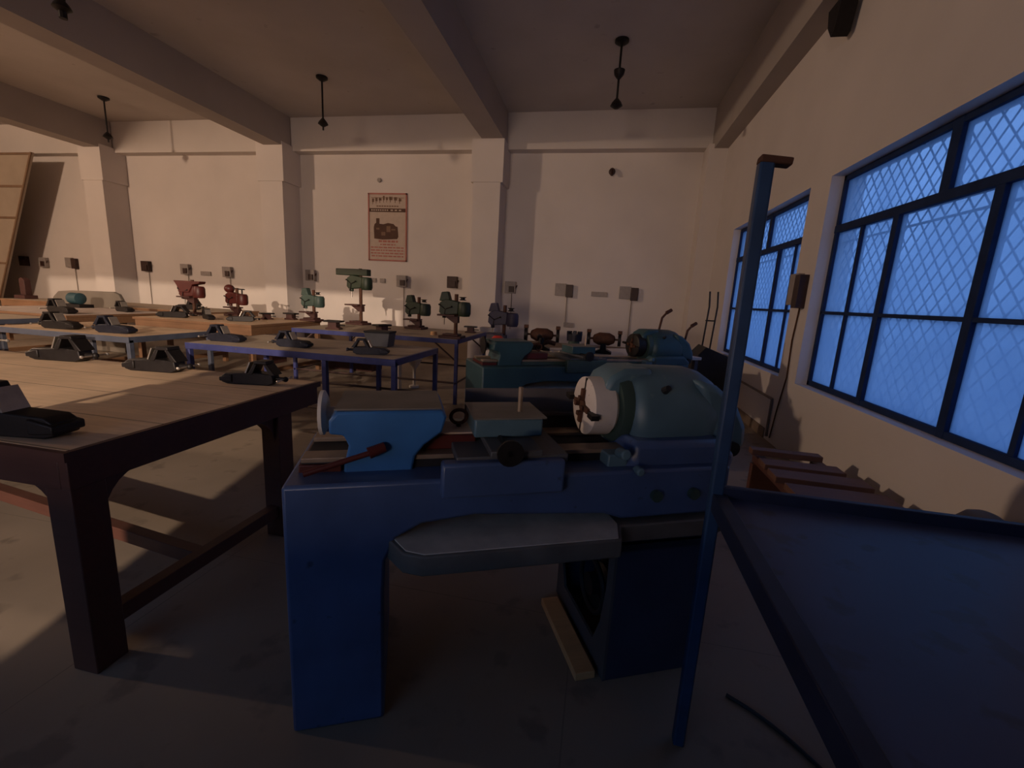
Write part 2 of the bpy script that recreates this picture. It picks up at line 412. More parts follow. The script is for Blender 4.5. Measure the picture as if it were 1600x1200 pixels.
def steel_table(name, x0, x1, y0, y1, z, label, top='bench2', frame='bluesteel', t_=.045, rails=(.35,), braces=False, xs=None, midlegs=()):
    t = thing(name, label, 'table', ((x0+x1)/2, (y0+y1)/2, 0))
    a, b, c, d = x0-(x0+x1)/2, x1-(x0+x1)/2, y0-(y0+y1)/2, y1-(y0+y1)/2
    MB().box(a+.01, b-.03, c+.01, d-.01, z-.03, z).build('tabletop', top, t)
    fr = MB()
    fr.box(a, b, c-.005, c+.01, z-.06, z); fr.box(a, b, d-.01, d+.005, z-.06, z)
    fr.box(b-.03, b, c, d, z-.06, z); fr.box(a, a+.01, c, d, z-.06, z)
    fr.build('frame', frame, t, bevel=.003)
    for x in [a+t_/2, b-t_/2]+[m-(x0+x1)/2 for m in midlegs]:
        for y in (c+t_/2, d-t_/2):
            MB().box(x-t_/2, x+t_/2, y-t_/2, y+t_/2, 0, z-.03).build('leg', frame, t, bevel=.003)
    for rz in rails:
        r = MB()
        r.tube((a, c+t_/2, rz), (b, c+t_/2, rz), .014, seg=8); r.tube((a, d-t_/2, rz), (b, d-t_/2, rz), .014, seg=8)
        r.tube((b-t_/2, c, rz), (b-t_/2, d, rz), .014, seg=8); r.tube((a+t_/2, c, rz), (a+t_/2, d, rz), .014, seg=8)
        r.build('rail', 'rail', t)
    if braces:
        for y in (c+t_/2, d-t_/2):
            MB().tube((b-t_/2, y, z-.30), (b-.34, y, z-.05), .012, seg=8).build('brace', 'rail', t)
            MB().tube((a+t_/2, y, z-.30), (a+.34, y, z-.05), .012, seg=8).build('brace', 'rail', t)
    return t

ZT = .9
wood_table('wooden_workbench', -7.4, -1.74, 1.10, 2.52, ZT, 'large brown-framed wooden workbench nearest the camera with a planked tan top', diag=True, legs_x=[-2.72, -.55, 2.754])
steel_table('steel_workbench', -6.45, -4.62, 3.60, 4.58, ZT, 'grey steel-framed bench with tan top, behind the left part of the near wooden bench', top='bench', frame='greysteel')
steel_table('steel_workbench', -3.95, -1.74, 3.60, 4.66, ZT, 'blue angle-framed bench with tan top, behind the near bench and the front lathe', top='bench2', rails=(.38,), midlegs=(-2.45,))
wood_table('wooden_workbench', -7.05, -4.95, 5.58, 7.25, ZT, 'brown wooden bench carrying red drill presses, near the middle pillar', top='bench', frame='brown2', leg=.07, gusset=False, fy=.06, apron=.12)
steel_table('steel_workbench', -4.35, -1.84, 5.66, 7.2, ZT, 'long blue steel bench under the green drill presses along the back', top='bench2', braces=True, rails=(.30,))
wood_table('plank_table', -9.9, -7.55, 5.05, 6.7, ZT, 'pale-topped wooden table in the far left group of benches', top='bench3', frame='brown2', leg=.07, gusset=False, fy=.06)
steel_table('plank_table', -10.4, -7.2, 3.62, 4.72, ZT, 'grey-topped bench at the far left edge in front of the pale table', top='bench2', frame='greysteel', midlegs=(-8.2,))
wood_table('plank_table', -12.6, -7.4, 7.25, 8.6, ZT, 'brown plank table against the back at far left beside the pillar', top='bench2', frame='brown2', leg=.07, gusset=False, fy=.06)

# ------------------------------------------------------------------ bench vises
def make_vise(body='iron', plate='steel'):
    t = thing('bench_vise', 'vise', 'vise')
    b = MB()
    b.prism([(-.20, .012), (-.20, .055), (-.17, .075), (.04, .088), (.16, .08), (.17, .02), (.13, 0), (-.16, 0)], -.045, .045, 'xz')
    b.prism([(-.21, .02), (-.21, .05), (-.12, .07), (-.12, .015)], -.055, .055, 'xz')
    b.build('body', body, t, bevel=.006)
    a = MB()   # jaw arch with its opening
    for y0, y1 in ((-.05, .05),):
        a.prism([(-.01, .075), (.035, .150), (.060, .150), (.025, .075)], y0, y1, 'xz')
        a.prism([(.035, .150), (.045, .172), (.125, .172), (.13, .150)], y0, y1, 'xz')
        a.prism([(.13, .150), (.105, .150), (.145, .075), (.185, .075)], y0, y1, 'xz')
    a.build('jaw', body, t, bevel=.004)
    MB().box(-.004, .004, -.042, .042, 0, .085, T(-.028, 0, .082, 0, .42)).build('jaw_plate', plate, t)
    s = MB(); s.tube((.16, 0, .045), (.235, 0, .045), .014, seg=10); s.ball((.232, 0, .045), .02, 10)
    sc = s.build('screw', body, t)
    h = MB(); h.tube((.225, -.085, .045), (.225, .085, .045), .006, seg=8); h.ball((.225, -.085, .045), .011, 8); h.ball((.225, .085, .045), .011, 8)
    h.build('handle', 'steel', sc)
    return t
v0 = make_vise(); vb = make_vise('ironblue')
GV = 'bench vises on the work tables'
vis = [
 (v0, (-3.66, 2.40, ZT), .12, 1.05, 'black bench vise with raised jaw, leftmost of three at the far edge of near bench'),
 (v0, (-2.82, 2.36, ZT), .10, .98, 'dark vise with pale jaw plate, middle of the three on the near bench far edge'),
 (v0, (-2.03, 2.28, ZT), .16, .86, 'dark vise with bright jaw plate by the right far corner of the near bench'),
 (v0, (-2.13, 1.20, ZT), math.pi+.15, 1.1, 'black vise cut by the left frame edge on the near bench front'),
 (v0, (-4.62, 2.35, ZT), 1.7, 1.2, 'tall dark block-like vise at the left frame edge on the near bench'),
 (v0, (-5.78, 3.80, ZT), math.pi+.1, 1.05, 'vise with open jaw on the grey bench, left one of the pair'),
 (vb, (-5.08, 3.82, ZT), math.pi+.1, 1.05, 'vise with open jaw on the grey bench corner, right one of the pair'),
 (vb, (-3.74, 3.86, ZT), math.pi+.05, .98, 'blue-black vise on the left end of the blue-framed bench'),
 (vb, (-2.96, 3.86, ZT), math.pi+.05, .92, 'blue-black vise on the middle of the blue-framed bench'),
 (vb, (-2.10, 3.80, ZT), math.pi+.3, .86, 'blue-black vise near the right corner of the blue-framed bench'),
 (v0, (-6.62, 5.90, ZT), .35, 1.15, 'dark red-brown vise on the brown bench below the left red drill press'),
 (v0, (-6.10, 6.00, ZT), 2.6, .95, 'small dark vise on the brown bench, between the other two'),
 (v0, (-5.52, 6.05, ZT), .55, 1.0, 'dark violet vise on the brown bench right of the red drill presses'),
 (v0, (-8.00, 5.30, ZT), math.pi-.1, 1.25, 'dark vise on the near edge of the pale table'),
 (v0, (-8.05, 6.25, ZT), 2.9, 1.05, 'small vise at the right back corner of the pale table'),
 (v0, (-8.65, 4.30, ZT), .1, 1.35, 'brown vise lying on the far left grey-topped bench'),
 (v0, (-10.9, 7.55, ZT), .1, 1.2, 'vise on the back plank table left of the rounded guard'),
 (v0, (-8.30, 7.75, ZT), .1, 1.25, 'vise at the right end of the back plank table by the pillar'),
]
used = set()
for pr, loc, rz, s, lab in vis:
    place(pr, id(pr) not in used, loc, rz, lab, GV, s); used.add(id(pr))

# ------------------------------------------------------------------ small pedestal vise blocks and boxes on tables
def make_drill_vise():
    t = thing('drill_vise', 'x', 'vise')
    b = MB(); b.prism([(-.10, 0), (-.10, .02), (-.06, .035), (-.06, .10), (.06, .10), (.06, .035), (.10, .02), (.10, 0)], -.06, .06, 'xz'); b.build('body', 'drillbase', t, bevel=.004)
    MB().box(-.12, .12, -.07, .07, .10, .125).build('jaw', 'iron', t, bevel=.004)
    h = MB(); h.tube((.06, 0, .06), (.16, 0, .06), .008, seg=8); h.build('handle', 'iron', t)
    return t
d0 = make_drill_vise()
GD = 'small flat-topped vises on the back benches'
for i, (loc, rz, s, lab) in enumerate([
 ((-3.80, 5.86, ZT), .1, 1.05, 'red-brown flat-topped vise at left end of the long blue bench'),
 ((-3.02, 5.82, ZT), 1.2, 1.0, 'dark flat-topped vise in the middle front of the long blue bench'),
 ((-2.03, 6.90, ZT), .1, .85, 'small red-brown vise at the right back corner of the long blue bench'),
 ((-5.38, 7.00, ZT), .0, .95, 'small vise at right back corner of the brown bench'),
 ((-5.62, 6.70, ZT), 1.0, .9, 'dark upright vise block behind the violet vise on brown bench')]):
    place(d0, i == 0, loc, rz, lab, GD, s)
g = thing('steel_box', 'dark grey open steel box at the back edge of the blue-framed bench', 'box', (-2.33, 4.45, ZT), .1)
MB().prism([(-.12, 0), (-.14, .15), (.14, .15), (.12, 0)], -.10, .10, 'xz').build('box_body', 'grey', g, bevel=.006)
MB().box(-.145, .145, -.105, .105, .145, .165).build('lid', 'black', g, bevel=.003)
rb = MB(); rb.tube((0, 0, 0), (0, 0, .05), .05, .045, 14); tag(rb.build('tin_can', 'streaktin'), 'small round orange-brown tin on the long blue bench', 'tin').location = (-2.35, 6.1, ZT)

# ------------------------------------------------------------------ bench drill presses
def drill_press(kind, col, base_c, loc, rz, H, label, scale=1):
    t = thing('drill_press', label, 'drill press', loc, rz, 'bench drill presses on the back tables')
    b = MB(); b.box(-.17, .15, -.12, .12, 0, .035); b.box(-.12, .10, -.09, .09, .035, .06); b.build('base', base_c, t, bevel=.006)
    MB().tube((.04, 0, .05), (.04, 0, H), .026, seg=14).build('column', 'rust' if kind != 'green' else base_c, t)
    zt_ = .14 if H < .6 else .30
    tb = MB(); tb.box(-.20, .05, -.10, .10, zt_, zt_+.022); tb.prism([(-.12, zt_), (.08, zt_), (.08, zt_-.09), (.02, zt_-.09)], -.04, .04, 'xz'); tb.build('work_table', base_c, t, bevel=.003)
    h = MB(); zh = H-.27 if H < .62 else H-.30
    h.prism([(-.19, zh+.02), (-.15, zh-.02), (.08, zh), (.09, zh+.17), (-.10, zh+.20), (-.18, zh+.15)], -.055, .055, 'xz')
    h.tube((-.13, 0, zh-.06), (-.13, 0, zh+.03), .028, seg=12)
    h.build('drill_head', col, t, bevel=.01)
    MB().tube((-.13, 0, zh-.15), (-.13, 0, zh-.05), .010, seg=8).build('spindle', 'steel', t)
    m = MB(); m.rev([(-.10, .03), (-.095, .075), (-.06, .09), (.06, .09), (.095, .075), (.10, .03)], (.155, 0, zh+.07), (0, 0, 1), 18)
    m.box(.06, .12, -.03, .03, zh+.03, zh+.11); m.build('motor', col, t)
    if kind == 'guard':      # long belt guard
        c = MB(); c.prism([(-.40, -.05), (-.42, .05), (-.05, .07), (.20, .055), (.20, -.05), (-.05, -.07)], zh+.19, zh+.29, 'xy'); c.build('belt_guard', col, t, bevel=.008)
    elif kind == 'funnel':
        c = MB(); c.prism([(-.26, zh+.25), (.24, zh+.25), (.22, zh+.21), (.10, zh+.19), (.02, zh+.06), (-.18, zh+.06), (-.20, zh+.16)], -.07, .07, 'xz'); c.build('belt_guard', col, t, bevel=.008)
    elif kind == 'belt':
        p = MB(); p.ball((-.13, 0, zh+.25), .085, 16, .9); p.build('pulley_cover', col, t)
        q = MB(); q.tube((-.13, .0, zh+.27), (.155, 0, zh+.25), .008, seg=8); q.tube((.155, 0, zh+.15), (.155, 0, zh+.26), .012, seg=8); q.rev([(0, .05), (.012, .05), (.02, .03)], (.155, 0, zh+.24), (0, 0, 1), 14); q.build('belt', 'black', t)
    else:                    # short hooded pulleys
        p = MB(); p.prism([(-.19, zh+.17), (-.16, zh+.29), (-.07, zh+.30), (-.03, zh+.17)], -.05, .05, 'xz'); p.build('pulley_cover', col, t, bevel=.01)
        q = MB(); q.rev([(0, .055), (.015, .03), (.03, .03), (.045, .055)], (.13, 0, zh+.19), (0, 0, 1), 14); q.build('pulley', 'iron', t)
    f = MB()
    for k in range(3):
        a = k*2.094+.4; f.tube((-.10, -.06, zh+.06), (-.10+.10*math.cos(a), -.07, zh+.06+.10*math.sin(a)), .006, seg=8); f.ball((-.10+.10*math.cos(a), -.07, zh+.06+.10*math.sin(a)), .013, 8)
    f.build('feed_handle', 'iron', t)
    t.scale = (scale,)*3
    return t
drill_press('funnel', 'red', 'drillbase', (-6.86, 6.45, ZT), .05, .60, 'tall red drill press with funnel-shaped head, leftmost on the brown bench')
drill_press('belt', 'red', 'drillbase', (-6.45, 6.95, ZT), -.1, .50, 'red drill press with round cover and exposed belt, right of the taller red one')
drill_press('hood', 'dark_green', 'drillbase', (-4.97, 7.02, ZT), -.1, .54, 'dark drill press at the right back corner of the brown bench')
drill_press('guard', 'green', 'drillbase', (-4.03, 6.95, ZT), -.15, .88, 'tallest green drill press with long belt guard, in front of the poster wall', 1.06)
drill_press('hood', 'green', 'drillbase', (-2.96, 6.90, ZT), -.1, .52, 'green drill press on the long bench between the tallest one and the bench end')
drill_press('hood', 'green', 'drillbase', (-1.98, 5.86, ZT), .0, .60, 'green drill press on the right front corner of the long blue bench')
ms = thing('machine_stand', 'grey steel stand carrying a dark drill press beside the rear lathe tailstock', 'stand', (-1.38, 6.25, 0))
MB().box(-.24, .24, -.2, .2, .78, .82).build('top_plate', 'drillbase', ms, bevel=.004)
MB().box(-.19, .19, -.16, .16, 0, .78).build('cabinet', 'grey', ms, bevel=.006)
drill_press('hood', 'purple', 'purple', (-1.38, 6.25, .82), .0, .56, 'dark violet drill press right of the pillar, behind the rear lathe tailstock')

# ------------------------------------------------------------------ lathes
def lathe(loc, rz, L, P, label):
    """bench lathe on two pedestals; local x runs to the headstock, y to the back"""
    t = thing('lathe', label, 'lathe', loc, rz)
    D = L-1.60                       # extra bed length
    W_ = .56
    # left pedestal and bed skirt, one casting
    poly = [(0, 0), (0, .90), (1.60+D, .90), (1.60+D, .71), (1.15+D, .71), (1.08+D, .735), (.60, .765), (.42, .745), (.34, .70), (.305, .62), (.30, .50), (.30, 0)]
    MB().prism(poly, 0, W_, 'xz').build('base_casting', P['base'], t, bevel=.012)
    # right pedestal: shell, open towards the left
    h = MB(); x0, x1 = 1.15+D, 1.58+D
    h.box(x0, x1, 0, .02, 0, .60); h.box(x0, x1, W_-.02, W_, 0, .60); h.box(x1-.02, x1, 0, W_, 0, .60); h.box(x0, x1, 0, W_, .57, .60)
    ped = h.build('headstock_pedestal', P['ped'], t, bevel=.004)
    f = MB()
    f.prism([(0.0, 0), (.0, .57), (.05, .57), (.045, .40), (.07, .22), (.12, .10), (.46, .10), (.51, .22), (.51, .57), (W_, .57), (W_, 0)], x0-.006, x0+.006, 'yz')
    f.build('side_plate', 'grey', ped)
    m = MB(); m.rev([(0, .05), (.02, .09), (.2, .09), (.22, .06)], (x0+.08, .28, .24), (1, 0, 0), 20); m.build('motor', 'iron', ped)
    r = MB(); r.ring((x0+.05, .28, .24), (1, 0, 0), .12, .012); r.tube((x0+.03, .28, .24), (x0+.07, .28, .24), .05, seg=16); r.build('pulley', 'black', ped)
    b = MB(); b.box(x0+.05, x0+.13, .2, .34, .40, .46); b.tube((x0+.04, .25, .43), (x0+.10, .25, .43), .018, seg=10); b.build('motor_bracket', 'rust', ped)
    # chip tray between the pedestals, pointed at its left end
    c = MB(); c.prism([(.305, .02), (.36, -.08), (.42, -.11), (1.10+D, -.11), (1.14+D, -.02), (1.56+D, -.02), (1.60+D, .0), (1.60+D, .58), (.34, .58), (.31, .5)], .625, .695, 'xy'); ct = c.build('chip_tray', 'tray', t, bevel=.006)
    MB().prism([(.32, .03), (.37, -.07), (.425, -.10), (1.09+D, -.10), (1.13+D, -.01), (1.13+D, .5), (.32, .5)], .695, .699, 'xy').build('lit_tray_top', 'traylit', ct)  # thin pale plate added so the tray top looks lit
    # bed
    d = MB(); d.box(.035, 1.20+D, .12, .40, .85, .93); d.build('bed', P['bed'], t, bevel=.003)
    e = MB(); e.box(.035, 1.20+D, .115, .19, .93, .946); e.box(.035, 1.20+D, .33, .405, .93, .946); e.build('bed_way', 'way', t, bevel=.002)
    MB().box(.028, .16, .108, .41, .86, .925).build('bed_end_cap', 'red', t, bevel=.003)
    # tailstock
    tl = MB()
    tl.prism([(.125, 1.03), (.125, 1.075), (.15, 1.105), (.49, 1.108), (.505, 1.085), (.49, 1.03), (.43, .985), (.40, .945), (.388, .88), (.388, .855), (.165, .855), (.17, .92), (.185, .99), (.17, 1.025)], .10, .42, 'xz')
    tt = tl.build('tailstock', P['tail'], t, bevel=.008)
    MB().box(.14, .49, .12, .40, 1.106, 1.112).build('top_cover', P['tailtop'], tt)
    w = MB(); w.rev([(0, .080), (.012, .080), (.022, .06), (.02, .02)], (.075, .27, 1.06), (1, 0, 0), 28)
    w.tube((.085, .27, 1.06), (.135, .27, 1.06), .022, seg=14); w.build('handwheel', P['wheel'], tt)
    if P.get('lever'):
        l = MB(); l.tube((.055, .05, .918), (.26, .075, .975), .010, .009, 12); l.tube((.25, .075, .972), (.30, .09, .988), .020, .017, 12)
        l.tube((.29, .09, .985), (.29, .13, .985), .012, seg=10); l.build('clamp_lever', P['lever'], tt)
    # carriage
    k = D*.5; s = MB()
    s.box(.48+k, .90+k, -.035, .02, .845, .965); ap = s.build('apron', P['apron'], t, bevel=.01)
    s = MB(); s.box(.53+k, .92+k, .0, .47, .947, .975); s.box(.64+k, .82+k, -.02, .45, .975, .998); s.build('saddle', 'grey', t, bevel=.004)
    s = MB(); s.box(.605+k, .86+k, .12, .34, 1.0, 1.07); cs = s.build('compound_slide', P['slide'], t, bevel=.008)
    s = MB(); s.box(.60+k, .87+k, .11, .35, 1.07, 1.076); s.build('slide_cover', 'tray', cs)
    MB().tube((.79+k, .20, 1.07), (.79+k, .20, 1.17), .009, seg=10).build('tool_post', 'way', t)
    s = MB(); s.rev([(0, .045), (.012, .045)], (.70+k, -.05, 1.0), (0, 1, 0), 18); s.tube((.70+k, -.05, 1.0), (.70+k, .12, 1.0), .010, seg=10); s.build('cross_handwheel', 'iron', t)
    s = MB(); s.box(.40+k*.2, .62+k*.2, .16, .33, .947, 1.0); s.prism([(.36+k*.2, .947), (.40+k*.2, .995), (.42+k*.2, .995), (.42+k*.2, .947)], .16, .33, 'xz'); bx = s.build('tool_box', 'red', t, bevel=.006)
    s = MB(); s.box(.43+k*.2, .61+k*.2, .175, .315, 1.0, 1.006); s.build('box_lid', P['slidetop'], bx)
    s = MB(); s.ring((.565+k*.2, .25, 1.045), (0, 1, .3), .03, .007); s.tube((.565+k*.2, .25, .99), (.565+k*.2, .25, 1.02), .009, seg=8); s.build('box_handle', 'rust', bx)
    # splash guard behind the bed
    if not D:
        s = MB(); s.box(.62, 1.25, .50, .512, .88, 1.10); s.box(.62, 1.25, .47, .50, .98, .995); s.build('splash_guard', 'guard', t, bevel=.002)
    # chuck with four jaws
    cx = 1.085+D; cz = 1.075; cy = .29
    s = MB(); s.rev([(0, .108), (.006, .120), (.095, .122), (.108, .112)], (cx, cy, cz), (1, 0, 0), 40)
    ch = s.build('chuck', P['chuck'], t)
    for a in (.12, .12+math.pi/2, .12+math.pi, .12+1.5*math.pi):
        j = MB(); R_ = Matrix.Translation((cx, cy, cz)) @ Matrix.Rotation(a, 4, 'X')
        j.box(-.014, .004, -.011, .011, .024, .072, R_); j.box(-.024, -.014, -.010, .010, .024, .042, R_)
        j.build('jaw', 'rust', ch, bevel=.002)
        MB().box(-.0015, .004, -.0055, .0055, .03, .119, R_).build('slot', 'iron', ch)
    for a in (.12+math.pi/2, .12+1.5*math.pi):
        R_ = Matrix.Translation((cx, cy, cz)) @ Matrix.Rotation(a, 4, 'X')
        MB().box(-.022, .01, -.010, .010, .10, .145, R_).build('jaw_screw', 'iron', ch)
    s = MB(); s.tube((cx+.01, cy, cz), (cx-.006, cy, cz), .03, .028, 20); s.build('bore', 'rust', ch)
    s = MB(); s.rev([(0, .112), (.0, .150), (.035, .158), (.07, .15), (.12, .13)], (cx+.110, cy, cz-.005), (1, 0, 0), 32); s.build('back_plate', 'dark_green', t)
    # headstock: gearbox below, hooded drum above
    s = MB(); s.prism([(1.12+D, .71), (1.12+D, .90), (1.20+D, .92), (1.20+D, .99), (1.58+D, .99), (1.66+D, .93), (1.60+D, .71)], .045, .52, 'xz'); gb = s.build('gearbox', P['gear'], t, bevel=.025)
    s = MB(); s.rev([(0, .06), (.0, .165), (.02, .19), (.06, .205), (.30, .20), (.36, .185), (.42, .15), (.47, .10), (.50, .04)], (1.235+D, .30, 1.045), (1, 0, 0), 36); s.build('headstock', P['head'], t)
    s = MB(); s.prism([(1.13+D, 1.15), (1.16+D, 1.21), (1.22+D, 1.243), (1.34+D, 1.246), (1.34+D, 1.10), (1.25+D, 1.10)], .20, .40, 'xz'); s.build('headstock_hood', P['head'], t, bevel=.02)
    s = MB(); s.prism([(1.50+D, 1.215), (1.60+D, 1.19), (1.70+D, 1.12), (1.76+D, 1.02), (1.77+D, .93), (1.72+D, .90), (1.66+D, .90), (1.58+D, 1.0)], .12, .46, 'xz'); s.build('end_cover', P['head'], t, bevel=.03)
    s = MB(); s.tube((1.69+D, .13, .93), (1.69+D, .10, .93), .03, seg=14); s.build('cover_knob', 'black', t)
    s = MB(); s.rev([(0, .016), (.03, .012)], (1.36+D, .14, 1.17), (0, -1, .6), 10); s.build('oil_plug', 'black', t)
    s = MB(); s.box(1.10+D, 1.18+D, .05, .16, .86, .945); s.tube((1.14+D, .05, .955), (1.14+D, -.01, .965), .02, seg=12); s.tube((1.20+D, .02, .90), (1.20+D, -.02, .90), .016, seg=12); s.build('feed_lever', 'lathe_green', t, bevel=.006)
    for x, z_ in ((1.28+D, .80), (1.44+D, .80)):
        q = MB(); q.tube((x, .02, z_), (x, -.02, z_), .022, seg=14); q.build('dial', 'dark_green', gb)
    for z_ in (.665, .635):
        pass
    return t
M['guard'] = mat('grey_violet_splash_sheet', (.12, .105, .11), .6, .2, var=.2, scale=5)
P1 = dict(base='lathe_blue', ped='pedestal', bed='black', tail='tail_blue', tailtop='tray', wheel='white', lever='red', apron='lathe_blue', slide='lathe_green', slidetop='poster', chuck='cream', gear='lathe_blue', head='lathe_green')
P2 = dict(base='teal', ped='teal', bed='dark_green', tail='teal', tailtop='teal', wheel='iron', apron='dark_green', slide='teal', slidetop='drillbase', chuck='iron', gear='teal', head='teal')
l1 = lathe((-.90, 1.09, 0), math.atan(.462), 1.60, P1, 'blue lathe with cream four-jaw chuck and grey-green headstock in the foreground')
l2 = lathe((-.94, 3.60, 0), math.radians(32), 2.22, P2, 'longer teal lathe with dark chuck behind the foreground lathe')
# tall gear levers on the rear lathe
for u, v, z in ((2.03, .30, 1.21), (2.39, .30, 1.08)):
    s = MB(); s.path([(u, v, z), (u+.03, v, z+.16), (u+.09, v, z+.22)], .012, 10); s.tube((u+.08, v, z+.213), (u+.14, v, z+.245), .02, .018, 12)
    s.build('gear_lever', 'rust', l2)
# slab standing in for the lit streak by the front lathe pedestal
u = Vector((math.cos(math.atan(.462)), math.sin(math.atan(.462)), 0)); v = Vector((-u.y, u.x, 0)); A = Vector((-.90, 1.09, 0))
pl = MB(); pl.box(0, .085, 0, .46, 0, .035); o = pl.build('light_streak_slab', 'streaktin', bevel=.003)
o.location = A+u*1.035+v*.02; o.rotation_euler = (0, 0, math.atan(.462)); tag(o, 'short tan slab standing in for a lit streak on the floor by the foreground lathe pedestal', 'plank')

# ------------------------------------------------------------------ table behind the rear lathe with grinders
t = thing('white_table', 'white-topped table behind the teal lathe carrying bench grinders', 'table', (.15, 5.50, 0), math.radians(32))
MB().box(-.75, 1.05, -.42, .42, .865, .9).build('tabletop', 'white', t, bevel=.004)
for x in (-.7, 1.0):
    for y in (-.37, .37): MB().box(x-.025, x+.025, y-.025, y+.025, 0, .865).build('leg', 'greysteel', t)
def grinder(loc, rz, label, s=1):
    t = thing('bench_grinder', label, 'grinder', loc, rz, 'double-ended bench grinders')
    b = MB(); b.prism([(-.10, 0), (-.10, .02), (-.035, .05), (-.03, .12), (.03, .12), (.035, .05), (.10, .02), (.10, 0)], -.08, .08, 'xz'); b.build('base', 'iron', t, bevel=.004)
    m = MB(); m.rev([(-.13, .02), (-.12, .045), (-.06, .075), (.06, .075), (.12, .045), (.13, .02)], (0, 0, .17), (1, 0, 0), 20); m.tube((-.2, 0, .17), (.2, 0, .17), .012, seg=10); m.build('motor', 'rust', t)
    for sx in (-1, 1):
        w = MB(); w.rev([(-.018, .05), (-.018, .078), (.018, .078), (.018, .05)], (sx*.18, 0, .17), (1, 0, 0), 22); w.build('grinding_wheel', 'iron', t)
        g = MB(); g.box(sx*.18-.025, sx*.18+.025, -.03, .03, .235, .275); g.build('wheel_guard', 'rust', t, bevel=.004)
    t.scale = (s,)*3
    return t
grinder((-.66, 5.24, .9), .1, 'dark bench grinder with raised guards, left one on the white table', 1.05)
grinder((.07, 5.36, .9), -.05, 'dark bench grinder, right one on the white table beside the dark chuck', 1.0)
t = thing('rotary_fixture', 'dark conical machine fixture with castellated head between the grinders', 'fixture', (-.27, 5.17, .9))
MB().rev([(0, .13), (.02, .13), (.10, .07), (.14, .06)], (0, 0, 0), (0, 0, 1), 20).build('cone_base', 'dark_green', t)
b = MB(); b.tube((0, 0, .14), (0, 0, .22), .085, .09, 16)
for k in range(6): b.box(-.02, .02, .05, .09, .21, .25, Matrix.Rotation(k*math.pi/3, 4, 'Z'))
b.build('slotted_head', 'ironblue', t)
t = thing('pipe_fitting', 'rusty bent pipe fitting lying left of the conical fixture', 'pipe', (-.62, 4.92, .9), .3)
MB().path([(-.16, 0, .02), (-.10, 0, .08), (0, 0, .10), (.08, 0, .13), (.16, 0, .11)], .026, 12).build('pipe', 'rust', t)
MB().tube((.0, 0, .10), (.0, 0, .17), .03, seg=12).tube((-.02, .0, .17), (-.02, .03, .18), .03, seg=12).build('flange', 'iron', t)
for i, (x, y) in enumerate(((-.48, 4.80), (-.40, 4.84))):
    b = MB(); b.ball((0, 0, .026), .026, 14); o = b.build('steel_ball', 'white'); o.location = (x, y, .9)
    tag(o, ('left' if i == 0 else 'right')+' one of two small pale round knobs in front of the conical fixture', 'knob', 'pale round knobs')
# red motor left of the rear tailstock
t = thing('electric_motor', 'bright red small motor left of the rear teal lathe tailstock', 'motor', (-1.30, 5.72, 0))
MB().box(-.13, .13, -.13, .13, 0, .80).build('stand', 'white', t, bevel=.006)
MB().rev([(0, .03), (.01, .075), (.16, .08), (.19, .05)], (0, -.02, .80), (0, 0, 1), 18).build('motor_body', 'redbright', t)
MB().tube((-.14, 0, .84), (.12, 0, .86), .012, seg=8).build('shaft', 'purple', t)

# ------------------------------------------------------------------ blue table with tall corner pole, right foreground
t = thing('steel_table', 'dark blue sheet-topped steel table with tall corner pole in the right foreground', 'table', (.40, 1.38, 0), math.radians(-1))
ZB = .93
MB().box(.0, 1.45, -1.5, .0, ZB-.015, ZB).build('tabletop', 'bluetop', t)
f = MB(); f.box(-.012, 1.46, -.01, .012, ZB-.04, ZB+.035); f.box(-.012, .03, -1.5, .0, ZB-.045, ZB+.012); f.box(1.44, 1.46, -1.5, 0, ZB-.04, ZB+.012)
f.build('frame', 'tableframe', t, bevel=.003)
po = MB(); po.box(-.019, .019, -.019, .019, 0, 1.89); po.build('corner_pole', 'polepaint', t, bevel=.006)
cpn = MB(); cpn.box(-.02, .06, -.02, .02, 0, .02, T(.0, 0, 1.885, 0, .12)); cpn.build('pole_bracket', 'rust', t, bevel=.004)
for x, y in ((1.43, -.03), (1.43, -1.47), (.02, -1.47)): MB().box(x-.022, x+.022, y-.022, y+.022, 0, ZB-.015).build('leg', 'polepaint', t, bevel=.003)

# ------------------------------------------------------------------ crate stack by the right wall
t = thing('wooden_pallet', 'slatted reddish wooden pallet stack against the right wall under the window', 'pallet', (1.55, 3.3, 0))
fr = MB()
for y in (-.33, .36): fr.box(-.26, .30, y-.03, y+.03, .0, .30)
for x in (-.2, .22): fr.box(x-.04, x+.04, -.4, .42, .30, .36)
fr.build('crate_frame', 'brown', t, bevel=.004)
for y, x0, x1, z, dp, rz in ((.36, -.28, .22, .40, .09, -.02), (.13, -.27, .26, .375, .15, -.03), (-.10, -.28, .31, .375, .17, -.03), (-.36, -.26, .33, .37, .20, -.02)):
    b = MB(); b.box(x0, x1, -dp/2, dp/2, -.02, .025, T(0, y, z, 0, 0, rz)); b.build('slat', 'pallet', t, bevel=.004)
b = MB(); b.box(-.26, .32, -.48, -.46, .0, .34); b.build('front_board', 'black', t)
cb = MB(); cb.rev([(0, .10), (.060, .098), (.068, .088), (.073, .065), (.0755, .035), (.0765, .005)], (0, 0, 0), (0, 0, 1), 20); o = cb.build('concrete_lump', 'concrete'); o.location = (1.90, 2.36, 0)
o.scale = (1, 1.5, 8.0)
tag(o, 'rounded grey sack-like lump against the right wall behind the blue table', 'lump')

